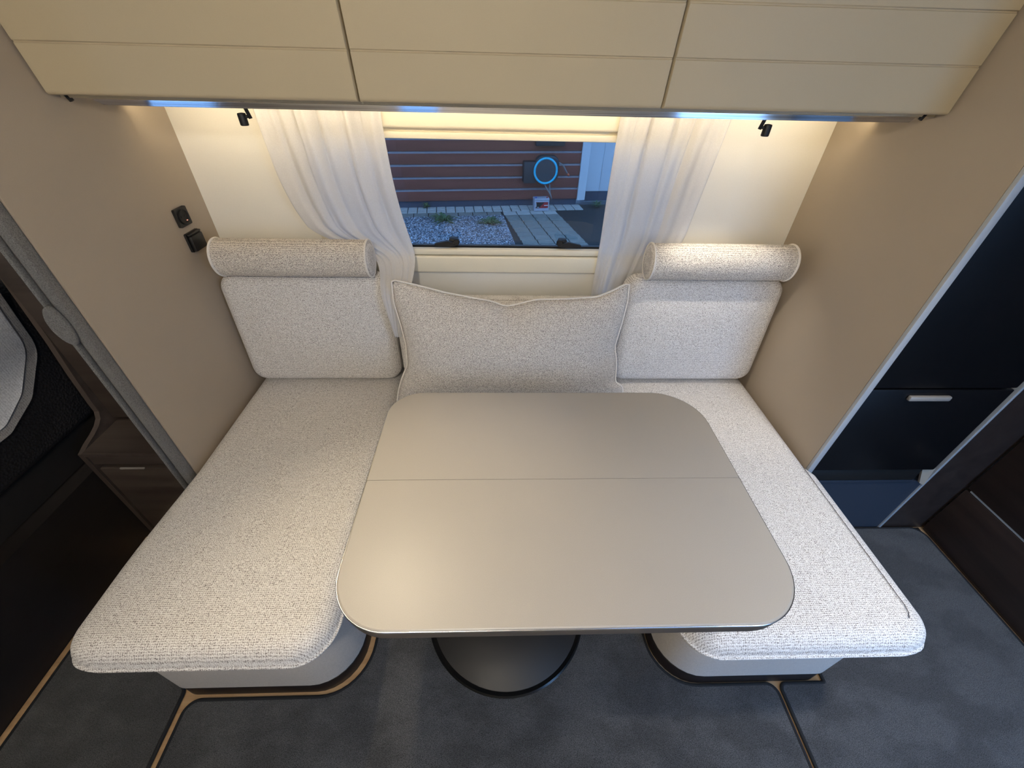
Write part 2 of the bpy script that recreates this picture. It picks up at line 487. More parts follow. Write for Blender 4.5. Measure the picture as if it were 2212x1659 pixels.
bm = bmesh.new()
box(bm, WX0 + .002, WX1 - .002, YB + .012, YB + .027, WZ0 + .001, WZ0 + .012)
link('pane_rail', bm, 'black_plastic', win)
for sx, hx in ((1, -.160), (-1, .228)):
    l = boxo('window_latch', (hx - .015, hx + .015, YB - .004, YB + .026, WZ0 + .016, WZ0 + .040), 'matte_black', win, .005)
    bm = bmesh.new()
    pts = [(0, .004), (.012, .014), (.03, .017), (.075, .010), (.078, .004), (.03, .001)]
    extrude_poly(bm, pts, YB - .016, YB - .005, lambda a, b, c: (hx + .012*sx - sx*a, c, WZ0 + .014 + b*1.3))
    link('latch_lever', bm, 'matte_black', l)
    latheo('latch_knob', [(.009, 0), (.011, .003), (.011, .014), (.008, .018)], (hx + .012*sx, YB - .018, WZ0 + .032), 'matte_black', l, 20, 'y')
for i, (x0, x1, z0, z1, lab) in enumerate(((-2.40, -1.75, .95, 1.50, 'bedroom window with cream frame'), (-.62, -.38, 1.05, 1.45, 'narrow kitchen window with cream frame'))):
    t = thing('window_%d' % (i + 2), lab, 'window'); t['kind'] = 'structure'
    bm = bmesh.new()
    box(bm, x0 - .02, x1 + .02, YF, YF + .012, z1, z1 + .02); box(bm, x0 - .02, x1 + .02, YF, YF + .012, z0 - .02, z0)
    box(bm, x0 - .02, x0, YF, YF + .012, z0, z1); box(bm, x1, x1 + .02, YF, YF + .012, z0, z1)
    link('window_frame', bm, 'cassette_cream', t)
    bm = bmesh.new(); box(bm, x0 + .001, x1 - .001, YF - .03, YF - .022, z0 + .001, z1 - .001); link('pane', bm, 'light_glass', t)
t = thing('door_1', 'open entrance doorway with cream frame', 'door'); t['kind'] = 'structure'
bm = bmesh.new()
box(bm, 1.11, 1.15, YF, YF + .014, 0, 1.89); box(bm, 1.72, 1.76, YF, YF + .014, 0, 1.89); box(bm, 1.15, 1.72, YF, YF + .014, 1.85, 1.89)
link('door_frame', bm, 'cassette_cream', t)

# ------------------------------------------------------------------ overhead cabinet
oc = thing('overhead_cabinet', 'long beige overhead cabinet with three grooved flap doors above the window', 'cabinet', (0.03, 1.28, 1.44))
def O(o): o.matrix_parent_inverse = Matrix.Translation(-Vector(o.parent.location)); return o
O(boxo('body', (XL + .002, XR - .002, 1.125, YB - .002, 1.440, ZC - .004), 'door_cream', oc))
O(boxo('door_gap_backing', (XL + .0025, XR - .0025, 1.118, 1.124, 1.447, ZC - .02), 'dark_gap', oc))
def door_profile():
    f = []
    GR = (1.535, 1.621, 1.707, 1.793, 1.879)
    zs = sorted([1.447 + i*.0085 for i in range(0, 59) if min(abs(1.447 + i*.0085 - g) for g in GR) > .004] + [1.4485, 1.450, 1.4525] + [g + d for g in GR for d in (-.0026, -.0008, .0008, .0026)])
    for z in zs:
        y = 1.091 - .12*(z - 1.447) - .14*(z - 1.447)**2
        for g in GR:
            if abs(z - g) < .001: y += .0024
        q = (z - 1.447)
        if q < .006: y += .005*(1 - q/.006)**2
        f.append((y, z))
    return f
DP = door_profile()
for x0, x1 in ((XL + .004, -.3065), (-.3025, .3625), (.3665, XR - .004)):
    bm = bmesh.new()
    rows = []
    for x in (x0, x0 + .002, x1 - .002, x1):
        e = .003 if x in (x0, x1) else 0
        rows.append(([bm.verts.new((x, y + e, z)) for y, z in DP], [bm.verts.new((x, min(y + .022, 1.1165), z)) for y, z in DP]))
    for (fa, ba), (fb, bb) in zip(rows, rows[1:]):
        for k in range(len(DP) - 1):
            bm.faces.new((fa[k], fb[k], fb[k+1], fa[k+1])); bm.faces.new((ba[k], ba[k+1], bb[k+1], bb[k]))
        bm.faces.new((fa[0], ba[0], bb[0], fb[0])); bm.faces.new((fa[-1], fb[-1], bb[-1], ba[-1]))
    for fa, ba in (rows[0], rows[-1]):
        for k in range(len(DP) - 1): bm.faces.new((fa[k], fa[k+1], ba[k+1], ba[k]))
    d = link('cabinet_door', bm, 'door_cream', oc); autosmooth(d, 40); O(d)
# metal rail with tapered ends, light strip, hinge pegs
bm = bmesh.new()
ol = round_poly([(-.90, 1.4385, .0), (.985, 1.4385, .0), (.975, 1.428, .006), (.82, 1.427, .0), (-.72, 1.427, .0), (-.88, 1.428, .006)])
extrude_poly(bm, ol, 1.127, 1.137, lambda a, b, c: (a, c, b))
r = link('metal_rail', bm, 'brushed_metal', oc); r['label'] = 'brushed metal strip along the lower edge'; O(r)
O(boxo('light_strip_holder', (-.945, 1.012, 1.270, 1.2935, 1.4165, 1.4395), 'door_cream', oc))
ls = O(boxo('light_strip', (-.94, 1.007, 1.294, 1.2965, 1.418, 1.436), 'led_glow', oc)); ls['label'] = 'glowing warm light strip'
for x, s in ((-.951, 1), (1.004, -1)):
    O(tubeo('hinge_peg', [(x, 1.128, 1.446), (x + .006*s, 1.128, 1.434)], .005, 'matte_black', oc))

# reading lamps -----------------------------------------------------
def reading_lamp(x, s, label, on):
    t = thing('reading_lamp', label, 'lamp', (x, 1.150, 1.4145))
    tubeo('arm', [(.003*s, 0, .0245), (.004*s, 0, .016), (.011*s, -.001, -.009)], .0042, 'matte_black', t, 10)
    hx = -.008*s
    h = latheo('lamp_head', [(.004, .002), (.0085, .001), (.0092, -.001), (.0092, -.022), (.0078, -.0235), (.0074, -.020)], (hx, 0, 0), 'matte_black', t, 24)
    tubeo('joint', [(.009*s, 0, -.005), (hx, 0, -.006)], .0034, 'matte_black', t, 8)
    latheo('lens', [(.0070, -.0205), (.0070, -.0195)], (hx, 0, 0), 'lamp_glow' if on else 'chrome', t, 20)
    return t
LL = reading_lamp(-.588, 1, 'small black reading lamp, unlit, above the shaded bolster by the socket wall', False)
RL = reading_lamp(.643, -1, 'small black reading lamp, switched on, shining on the bolster below', True)
spot = lamp('reading_lamp_light', 'SPOT', (.651, 1.150, 1.385), 7.5, WARM, spot_size=math.radians(70), spot_blend=.75, shadow_soft_size=.008)
spot.rotation_euler = (math.radians(12), math.radians(-9), 0)

# sockets -----------------------------------------------------------
t = thing('power_socket', 'black round power socket with tiny red light on the taupe panel', 'socket', (XL, 1.315, 1.129))
bm = bmesh.new(); extrude_poly(bm, rrect(-.028, .028, -.026, .026, .004), 0, .008, lambda a, b, c: (c, a, b)); link('face_plate', bm, 'black_plastic', t)
latheo('socket_well', [(.0215, .0085), (.0215, .012), (.019, .0125), (.018, .0095), (.003, .009)], (0, 0, 0), 'matte_black', t, 32, 'x')
for dy in (-.008, .008): latheo('pin_hole', [(.003, .0096), (.003, .0102)], (0, dy, .002), 'disc_rim', t, 12, 'x')
boxo('indicator_light', (.0100, .0125, .004, .008, -.0120, -.0100), 'led_red', t)
t = thing('socket_cover', 'black hinged socket cover below the round power socket', 'socket cover', (XL, 1.322, 1.055))
bm = bmesh.new(); extrude_poly(bm, rrect(-.032, .032, -.028, .028, .004), 0, .007, lambda a, b, c: (c, a, b)); link('base_plate', bm, 'matte_black', t)
o = boxo('flap_lid', (.0072, .019, -.030, .030, -.027, .0205), 'black_plastic', t, .005)
boxo('hinge_bar', (.0072, .0165, -.0305, .0305, .0207, .0275), 'black_plastic', t, .003)

# ------------------------------------------------------------------ curtains
def curtain(name, label, rows, nf, seed, amp=.014, tie=1.0, cols=150, nrow=70):
    """rows: (t, z, xl, xr, y, foldscale)"""
    rnd = random.Random(seed)
    ph = [rnd.uniform(0, 2*PI) for _ in range(8)]
    bm = bmesh.new(); G = []
    for j in range(nrow + 1):
        t = j/nrow
        z, xl, xr, y, fs = smooth_list(rows, t, .05)
        row = []
        for i in range(cols + 1):
            s = i/cols
            sw = s + .018*math.sin(2*PI*s*2.3 + ph[0] + t*1.5)
            f = math.sin(2*PI*nf*sw + ph[1] + .8*math.sin(t*3 + ph[2])) * .55
            f += math.sin(2*PI*nf*1.73*sw + ph[3] + t*2.0) * .3 + math.sin(2*PI*nf*.55*sw + ph[4] - t) * .45
            f += math.sin(2*PI*nf*2.6*sw + ph[6]) * .25 * max(0, 1 - t*4)
            e = min(1, min(s, 1 - s)*12)
            a = amp*fs*(.55 + .45*e)
            dx = .35*a*math.cos(2*PI*nf*sw + ph[1])*e
            row.append(bm.verts.new((xl + (xr - xl)*s + dx, y + a*f, z)))
        G.append(row)
    for A, B in zip(G, G[1:]):
        for i in range(cols): bm.faces.new((A[i], A[i+1], B[i+1], B[i]))
    o = link(name, bm, 'sheer_curtain', None, True, False)
    md = o.modifiers.new('thickness', 'SOLIDIFY'); md.thickness = .0012
    return tag(o, label, 'curtain')
curtain('curtain', 'sheer white curtain swept aside between bolster and pillow, its end hanging over the backrest', [
    (0, 1.436, -.690, -.336, 1.406, .8), (.10, 1.36, -.686, -.337, 1.406, 1.0), (.28, 1.215, -.676, -.330, 1.406, 1.0), (.42, 1.11, -.650, -.316, 1.406, .9),
    (.52, 1.04, -.610, -.300, 1.404, .6), (.59, .995, -.445, -.290, 1.404, .35), (.65, .962, -.404, -.286, 1.388, .3), (.72, .928, -.400, -.290, 1.288, .3), (.80, .87, -.388, -.310, 1.262, .3), (.90, .79, -.374, -.340, 1.255, .25), (1, .735, -.366, -.344, 1.252, .2)], 5.6, 3, amp=.012)
curtain('curtain', 'sheer white curtain hanging in loose folds behind the lamp-lit bolster', [
    (0, 1.436, .356, .684, 1.407, .9), (.15, 1.35, .352, .674, 1.407, 1.0), (.4, 1.19, .350, .657, 1.408, .9), (.65, 1.04, .352, .642, 1.410, .7), (1, .80, .348, .55, 1.414, .5)], 5.4, 11, amp=.011)

# ------------------------------------------------------------------ benches
def deform_overhang(o, side, xin, amount):
    for v in o.data.vertices:
        if (v.co.x - xin)*side > 0 and v.co.y < .862:
            k = min(1, (.862 - v.co.y)/(.28 if side < 0 else .03)); q = min(1, (v.co.x - xin)*side/.03)
            v.co.x += side*amount*k*q
def grid_cut(o, axis, at):
    bm = bmesh.new(); bm.from_mesh(o.data)
    for a in at:
        bmesh.ops.bisect_plane(bm, geom=bm.verts[:] + bm.edges[:] + bm.faces[:], plane_co=(0, a, 0), plane_no=(0, 1, 0))
    bm.to_mesh(o.data); bm.free()
    for p in o.data.polygons: p.use_smooth = True
def bench(name, x0, x1, side, label):
    """side -1: outer side is left"""
    t = thing(name, label, 'bench', ((x0 + x1)/2, .9, 0))
    inner = 'R'
    RB = [.01, .01, .045, .13] if side < 0 else [.01, .01, .13, .045]
    bm = bmesh.new(); pad_bm(bm, x0, x1, .402, YB - .03, .062, .397, RB, .010, rings=3)
    O(link('bench_front', bm, 'base_fabric', t, True))
    bm = bmesh.new()
    RT = [.01, .01, .045, .13] if side < 0 else [.01, .01, .13, .045]
    ix0, ix1 = (x0 + .004, x1 - .001) if side < 0 else (x0 + .001, x1 - .004)
    pad_bm(bm, ix0, ix1, .404, YB - .035, 0, .0615, RT, .002, rings=3)
    autosmooth(O(link('toe_kick', bm, 'toe_kick', t)))
    return t
bench('bench_base', -.960, -.425, -1, 'fabric covered bench base with dark toe kick on the socket wall side')
bench('bench_base', .498, 1.026, 1, 'fabric covered bench base with dark toe kick on the fridge side')
t = thing('bench_base', 'low fabric covered bench base under the window behind the table leg', 'bench', (.035, 1.2, 0))
bm = bmesh.new(); pad_bm(bm, -.42, .493, 1.00, YB - .03, .062, .397, .01, .008, rings=3); O(link('bench_front', bm, 'base_fabric', t, True))
autosmooth(O(boxo('toe_kick', (-.42, .493, 1.015, YB - .035, 0, .0615), 'toe_kick', t)))

def seat(name, x0, x1, y0, y1, R, label, side=0, stitch=None):
    t = thing(name, label, 'seat cushion', ((x0 + x1)/2, (y0 + y1)/2, .398))
    bm = bmesh.new(); pad_bm(bm, x0, x1, y0, y1, .398, .500, R, .050, puff=.007, rb=.040, rings=9, n=12, side=.006)
    o = O(link('cover', bm, 'seat_fabric', t, True))
    if side:
        grid_cut(o, 'y', (.5, .55, .6, .65, .7, .75, .79, .81, .83, .85, .862))
        deform_overhang(o, side, x0 + .06 if side < 0 else x1 - .06, .020 if side < 0 else .019)
    if stitch:
        O(tubeo('stitching', stitch, .0009, 'thread', t, 6))
    return t
seat('seat_cushion', -.960, -.388, .338, 1.435, [.02, .02, .072, .09], 'long pale grey woven seat cushion between socket wall and table', -1)
seat('seat_cushion', .440, 1.026, .336, 1.435, [.02, .02, .09, .072], 'long pale grey woven seat cushion on the fridge side under the table edge', 1,
     [(.996, .862 - .01*k, .5025) for k in range(0, 45)] + [(.993, .405, .5022), (.985, .392, .5018)])
seat('seat_cushion', -.375, .427, .985, 1.435, .02, 'pale grey woven middle seat cushion under the scatter pillow')
s2 = [o for o in COL.objects if o.name.startswith('seat_cushion') and o.location.x > .5][0]
O(boxo('care_tag', (1.0495, 1.0505, .487, .520, .445, .462), 'piping_fabric', s2))

# back cushions (upright, leaning back) ----------------------------
def back_cushion(x0, x1, label, zt=.938, R=.055):
    h = (zt - .512)/math.cos(math.radians(4))
    t = thing('back_cushion', label, 'back cushion', ((x0 + x1)/2, 1.282, .512))
    w = x1 - x0
    bm = bmesh.new(); pad_bm(bm, -w/2, w/2, 0, h, -.090, 0, R, .042, puff=.014, rings=9, n=10, rb=.02)
    o = link('cover', bm, 'seat_fabric', t, True)
    o.rotation_euler = (PI/2 - math.radians(4), 0, 0)
    return t, o
_, bc = back_cushion(-.957, -.383, 'pale woven back cushion against the wall beside the socket panel')
_, bc2 = back_cushion(.450, 1.022, 'pale woven back cushion lit from above beside the fridge partition')
back_cushion(-.375, .442, 'pale woven middle back cushion hidden behind the scatter pillow', zt=.850)

# bolsters ----------------------------------------------------------
def bolster(x0, x1, label):
    c = ((x0 + x1)/2, 1.322, 1.000)
    t = thing('bolster', label, 'bolster', c)
    w = (x1 - x0)/2
    def sec(k, n, sc=1.0):
        a = 2*PI*k/n
        r = .0585*sc*(1 + .07*math.cos(a - PI*.80) - .04*math.cos(2*(a - .2)))
        return (r*math.cos(a)*.96, r*math.sin(a)*.98)
    n = 48; bm = bmesh.new(); rings = []
    prof = [(-w, .0), (-w - .004, .35), (-w - .002, .8), (-w, .97), (-w + .006, 1.0)]
    body = [(-w + .006 + (2*w - .012)*k/14, 1.0 + .012*math.sin(PI*k/14)) for k in range(1, 14)]
    prof = [(-w + .006, 1.0)] + body + [(w - .006, 1.0)]
    for x, sc in prof:
        rings.append([bm.verts.new((x, *sec(k, n, sc))) for k in range(n)])
    for A, B in zip(rings, rings[1:]):
        for k in range(n): bm.faces.new((A[k], A[(k+1) % n], B[(k+1) % n], B[k]))
    link('cover', bm, 'bolster_fabric', t, True)
    for s in (-1, 1):
        bm = bmesh.new(); prev = None
        for sc, dx in ((1.0, -.006), (.97, 0), (.7, .004), (.35, .006), (.08, .006)):
            ring = [bm.verts.new((s*(w + dx), *sec(k, n, sc))) for k in range(n)]
            if prev:
                for k in range(n): bm.faces.new((prev[k], prev[(k+1) % n], ring[(k+1) % n], ring[k]))
            prev = ring
        bm.faces.new(prev)
        link('end_cap', bm, 'seat_fabric', t, True)
        tubeo('piping', [(s*(w - .001), *sec(k, n, 1.005)) for k in range(n)], .0034, 'piping_fabric', t, 8, True)
    return t
bolster(-.902, -.420, 'round woven neck bolster with white piping, resting in shade near the socket panel')
bolster(.503, .980, 'round woven neck bolster with white piping in a bright lamp spot')

# scatter pillow ----------------------------------------------------
pt = thing('scatter_pillow', 'large rectangular woven scatter pillow with white piping and a chopped top edge', 'pillow', (0, 1.14, .505))
TOP = [(-.353, .458), (-.343, .463), (-.271, .447), (-.18, .424), (-.073, .404), (-.026, .397), (.028, .378), (.083, .392), (.13, .403), (.224, .405), (.334, .413), (.379, .431), (.425, .456), (.440, .454)]
LEFT = [(-.362, .0), (-.372, .03), (-.365, .063), (-.351, .108), (-.323, .17), (-.323, .246), (-.334, .311), (-.352, .39), (-.353, .458)]
RIGHT = [(.452, .0), (.462, .045), (.457, .085), (.428, .105), (.425, .18), (.412, .24), (.427, .315), (.440, .396), (.440, .454)]
BOT = [(-.362, .0), (-.2, .012), (.03, .014), (.25, .012), (.452, .0)]
def arclen(L):
    d = [0]
    for a, b in zip(L, L[1:]): d.append(d[-1] + math.hypot(b[0] - a[0], b[1] - a[1]))
    return [(k/d[-1], *p) for k, p in zip(d, L)]
T_, L_, R_, B_ = map(arclen, (TOP, LEFT, RIGHT, BOT))
def coons(s, t):
    def ev(L, q):
        w_ = .013*min(1, min(q, 1 - q)*12)
        return Vector(smooth_list(L, q, w_)) if w_ > 0 else Vector(lerp_list(L, q))
    c0, c1, d0, d1 = ev(B_, s), ev(T_, s), ev(L_, t), ev(R_, t)
    p00, p10, p01, p11 = (Vector(x) for x in (BOT[0], BOT[-1], TOP[0], TOP[-1]))
    return c0*(1 - t) + c1*t + d0*(1 - s) + d1*s - (p00*(1 - s)*(1 - t) + p10*s*(1 - t) + p01*(1 - s)*t + p11*s*t)
NS, NT = 64, 40
def pill(sign):
    G = []
    for j in range(NT + 1):
        row = []
        for i in range(NS + 1):
            s, t = i/NS, j/NT
            p = coons(s, t)
            e = max(0, (1 - abs(2*s - 1)**2.6))**.55 * max(0, (1 - abs(2*t - 1)**2.2))**.6
            th = .080*e*sign
            if sign > 0:
                th -= .018*math.exp(-((s - .49)/.10)**2)*max(0, t - .55)*2*e
                th += .004*e*math.sin(9*s + 4*t) + .004*e*math.sin(5*t - 7*s + 1)
                edge = min(s, 1 - s, t, 1 - t)
                th += .0035*math.sin(60*(s + .6*t))*math.exp(-edge*14)*min(1, edge*20)
            else: th *= .62
            row.append((p.x, p.y, th))
        G.append(row)
    return G
bm = bmesh.new()
F = [[bm.verts.new(p) for p in row] for row in pill(1)]
Bk = [[(F[j][i] if i in (0, NS) or j in (0, NT) else bm.verts.new(p)) for i, p in enumerate(row)] for j, row in enumerate(pill(-1))]
for j in range(NT):
    for i in range(NS):
        bm.faces.new((F[j][i], F[j][i+1], F[j+1][i+1], F[j+1][i]))
        bm.faces.new((Bk[j][i], Bk[j+1][i], Bk[j+1][i+1], Bk[j][i+1]))
edge_pts = [F[0][i].co.copy() for i in range(NS)] + [F[j][NS].co.copy() for j in range(NT)] + [F[NT][i].co.copy() for i in range(NS, 0, -1)] + [F[j][0].co.copy() for j in range(NT, 0, -1)]
PR = PI/2 - math.atan2(.145, .46)
o = link('cover', bm, 'pillow_fabric', pt, True); o.rotation_euler = (PR, 0, 0)
o = tubeo('piping', edge_pts, .0034, 'piping_fabric', pt, 8, True); o.rotation_euler = (PR, 0, 0)

# ------------------------------------------------------------------ table
tb = thing('dinette_table', 'satin greige folding dinette table with rounded corners on a dark pedestal', 'table', (.027, .64, 0))
TX0, TX1, TY0, TY1, TZ = -.322, .605, .302, .975, .72
def leaf(y0, y1, R, name='table_leaf'):
    bm = bmesh.new()
    prof = [(.030, TZ - .046), (.012, TZ - .043), (.002, TZ - .034), (.0, TZ - .008), (.0005, TZ - .004)]
    prof2 = [(.0005, TZ - .004), (.0015, TZ - .0012), (.004, TZ)]
    def loops(pr): return [[bm.verts.new((x, y, z)) for x, y in rrect(TX0, TX1, y0, y1, R, 0, 12)] for o_, z in pr], pr
    def mk(pr, capb, capt):
        out = []
        for o_, z in pr:
            pts = []
            for x, y in rrect(TX0, TX1, y0, y1, R, 0, 12):
                # inset everywhere but at the folding seam
                ym = .6415
                cx = (TX0 + TX1)/2
                nx = max(-1, min(1, (x - cx)/((TX1 - TX0)/2))); 
                x2 = x - o_*(1 if nx > .6 else -1 if nx < -.6 else 0)*min(1, abs(nx))
                y2 = y + o_ if y < ym - .2 else y - o_ if y > ym + .2 else y
                pts.append(bm.verts.new((x2, y2, z)))
            out.append(pts)
        for A, B in zip(out, out[1:]):
            for k in range(len(A)): bm.faces.new((A[k], A[(k+1) % len(A)], B[(k+1) % len(A)], B[k]))
        if capb: bm.faces.new(out[0][::-1])
        if capt: bm.faces.new(out[-1])
    mk(prof + prof2[1:], True, True)
    o = link(name, bm, 'table_laminate', tb); o.data.materials.append(MATS['table_edge'])
    for p in o.data.polygons:
        c = p.center
        if c.z < TZ - .006: p.material_index = 1
    autosmooth(o, 12)
    return O(o)
leaf(TY0, .6405, [.002, .002, .115, .125])
leaf(.6417, TY1, [.135, .095, .002, .002])
ep = [(x, y, TZ - .004) for x, y in rrect(TX0 + .0005, TX1 - .0005, TY0 + .0005, TY1 - .0005, [.135, .095, .115, .125], 0, 14)]
o = O(tubeo('edge_trim', ep, .0016, 'chrome', tb, 8, True)); o['label'] = 'thin bright metal edging'
O(latheo('pedestal_base', [(.255, .0), (.255, .006), (.25, .010), (.12, .022), (.07, .030)], (.027, .64, .013), 'disc_black', tb, 72))
O(latheo('base_rim', [(.254, .0), (.268, .0), (.269, .004), (.264, .009), (.254, .008)], (.027, .64, .0128), 'disc_rim', tb, 72))
O(latheo('column', [(.055, .04), (.055, .60), (.06, .63)], (.027, .64, 0), 'disc_black', tb, 40))
O(boxo('sliding_frame', (-.16, .40, .44, .84, .631, .673), 'disc_black', tb, .004))

# ------------------------------------------------------------------ carpets
def carpet(label, pts):
    t = thing('carpet', label, 'carpet', (sum(p[0] for p in pts)/len(pts), sum(p[1] for p in pts)/len(pts), 0))
    ol = round_poly(pts, 10)
    bm = bmesh.new(); extrude_poly(bm, ol, .0005, .011); O(link('pile', bm, 'carpet', t))
    O(tubeo('bound_edge', [(x, y, .008) for x, y in ol], .0055, 'binding', t, 8, True))
carpet('dark grey fitted carpet running under the table between the benches', [(-.905, YF + .02, 0), (-.925, .388, .035), (-.404, .389, .14), (-.400, .99, .02), (.47, .99, .02), (.4965, .3955, .132), (.868, .3955, .03), (.860, YF + .02, 0)])
carpet('dark grey fitted carpet in the aisle beside the brown bed base', [(-1.375, YF + .02, 0), (-1.375, .84, .02), (-.975, .84, .02), (-.975, .44, .01), (-.952, .41, .03), (-.925, YF + .02, 0)])
carpet('dark blue-grey fitted carpet in front of the fridge and closet', [(.876, YF + .02, 0), (.884, .3955, .02), (1.030, .3955, .005), (1.030, .84, .02), (1.06, .930, .02), (1.779, .930, .05), (1.779, YF + .02, 0)])

struct(boxo('floor_dark_strip', (1.66, 1.7855, YF + .02, .936, .00005, .0004), 'toe_kick'), 'thin dark strip over the oak floor along the foot of the closet', 'trim')  # thin sheet added to turn the oak beside the carpet dark
# ------------------------------------------------------------------ fridge and closet on the fridge side
fr = thing('fridge', 'tall matte black fridge with separate lower freezer drawer', 'fridge', (1.30, 1.15, 0))
O(boxo('body', (1.051, 1.575, .945, YB - .005, .30, ZC - .03), 'matte_black', fr))
O(boxo('fridge_door', (1.054, 1.563, .918, .944, .782, ZC - .05), 'fridge_black', fr, .004))
O(boxo('freezer_door', (1.054, 1.563, .918, .944, .402, .775), 'fridge_black', fr, .004))
h = O(boxo('door_handle', (1.240, 1.370, .905, .9175, .740, .757), 'handle_grey', fr, .004)); h['label'] = 'pale grey recessed grip'
O(boxo('lower_ledge', (1.054, 1.535, .926, .944, .335, .396), 'matte_black', fr, .003))
O(boxo('plinth', (1.054, 1.60, .937, 1.0, 0, .315), 'plinth_blue', fr))
O(boxo('plinth_top_strip', (1.054, 1.545, .930, .944, .316, .331), 'plinth_blue', fr, .002))
bm = bmesh.new(); extrude_poly(bm, [(1.532, .400), (1.58, .400), (1.60, .30), (1.575, .315)], .928, .936, lambda a, b, c: (a, c, b)); O(link('side_wedge', bm, 'edge_grey', fr)).data.materials[0] = MATS['taupe_wall']
cl = thing('tall_side_panel', 'narrow dark brown tall panel with pale vertical edge beside the fridge', 'panel', (1.69, .95, 0))
O(boxo('panel', (1.612, 1.799, .938, .958, .0, ZC - .004), 'dark_closet', cl))
O(boxo('edge_strip', (1.602, 1.6115, .932, .958, .0, ZC - .004), 'edge_grey', cl, .002))
cl = thing('dark_closet', 'dark brown closet with thin bright seam along the aisle to the door', 'closet', (1.82, .3, 0))
O(boxo('body', (1.800, 1.855, -.70, .930, 0, ZC - .004), 'dark_closet', cl))
O(boxo('drawer_front', (1.786, 1.799, -.69, .928, .02, .272), 'dark_closet', cl, .002))
O(boxo('closet_door', (1.786, 1.799, -.69, .928, .284, ZC - .02), 'dark_closet', cl, .002))
o = O(boxo('seam_strip', (1.790, 1.799, -.69, .915, .2745, .2815), 'edge_grey', cl)); o['label'] = 'thin metal seam, its reflection painted as pale grey'  # pale diffuse grey stands in for light reflected by the strip

# ------------------------------------------------------------------ bed corner on the socket side
fd = thing('felt_sliding_door', 'grey felt folding door stowed at the end of the taupe panel', 'door', (-.99, .86, 0))
O(boxo('felt_fold', (-.990, -.966, .846, .8715, 0.012, ZC - .01), 'felt', fd, .006))
O(boxo('felt_fold', (-1.010, -.996, .862, .8785, 0.012, ZC - .01), 'felt', fd, .005))
O(boxo('felt_fold', (-1.027, -1.016, .856, .8715, 0.012, ZC - .01), 'felt', fd, .004))
bm = bmesh.new()
ol = [(.016*math.cos(a) if math.cos(a) > 0 else .027*math.cos(a), .050*math.sin(a)) for a in [2*PI*k/40 for k in range(40)]]
rings = []
for sc, dy in ((.9, 0), (1.0, -.003), (1.0, -.012), (.93, -.016), (.6, -.018), (.1, -.019)):
    rings.append([bm.verts.new((-.994 + x*sc, .845 + dy*.7, 1.030 + z*sc)) for x, z in ol])
for A, B in zip(rings, rings[1:]):
    for k in range(40): bm.faces.new((A[k], A[(k+1) % 40], B[(k+1) % 40], B[k]))
bm.faces.new(rings[0][::-1]); bm.faces.new(rings[-1])
o = O(link('felt_grip', bm, 'felt', fd, True)); o['label'] = 'rounded felt pull'

ns = thing('bedside_cabinet', 'dark wooden bedside cabinet with open niche and curved side panel', 'cabinet', (-1.2, 1.15, 0))
prof = [(.952, .0), (.952, .470), (.985, .484), (1.02, .494), (1.050, .506), (1.071, .522), (1.082, .545), (1.083, .585), (1.092, .70), (1.105, .82), (1.120, 1.03), (1.14, 1.40), (1.15, ZC - .01), (YB - .004, ZC - .01), (YB - .004, 0)]
bm = bmesh.new(); extrude_poly(bm, prof, -1.392, -1.378, lambda a, b, c: (c, a, b)); O(link('side_panel', bm, 'dark_wood', ns))
eb = [(y - .0008, z) for y, z in prof[:13]]
bm = bmesh.new()
pa = [[bm.verts.new((x, y + dy, z)) for x, dy in ((-1.3935, .002), (-1.3935, -.0015), (-1.3765, -.0015), (-1.3765, .002))] for y, z in eb]
for A, B in zip(pa, pa[1:]):
    for k in range(4): bm.faces.new((A[k], A[(k+1) % 4], B[(k+1) % 4], B[k]))
bm.faces.new(pa[0][::-1]); bm.faces.new(pa[-1])
O(link('edge_band', bm, 'edge_wood', ns))
O(boxo('lower_body', (-1.377, -.990, .985, YB - .004, .0, .462), 'dark_wood', ns))
O(boxo('shelf', (-1.377, -.990, .950, YB - .004, .463, .476), 'dark_wood', ns))
O(boxo('shelf_edge', (-1.377, -.990, .946, .9495, .463, .476), 'edge_wood', ns))
O(boxo('top_rail', (-1.377, -.990, .956, .984, .415, .462), 'dark_wood', ns))
d = O(boxo('drawer', (-1.374, -.992, .956, .984, .02, .392), 'dark_wood', ns, .003))
o = boxo('drawer_grip', (-1.30, -1.22, .951, .956, .394, .399), 'handle_grey', d); 
o = boxo('drawer_grip', (-1.13, -1.03, .951, .956, .394, .399), 'handle_grey', d)
O(boxo('upper_body', (-1.377, -.990, 1.125, YB - .004, .500, ZC - .01), 'dark_wood', ns))
O(boxo('upper_door', (-1.375, -.992, 1.104, 1.124, .495, ZC - .02), 'dark_wood', ns, .002))

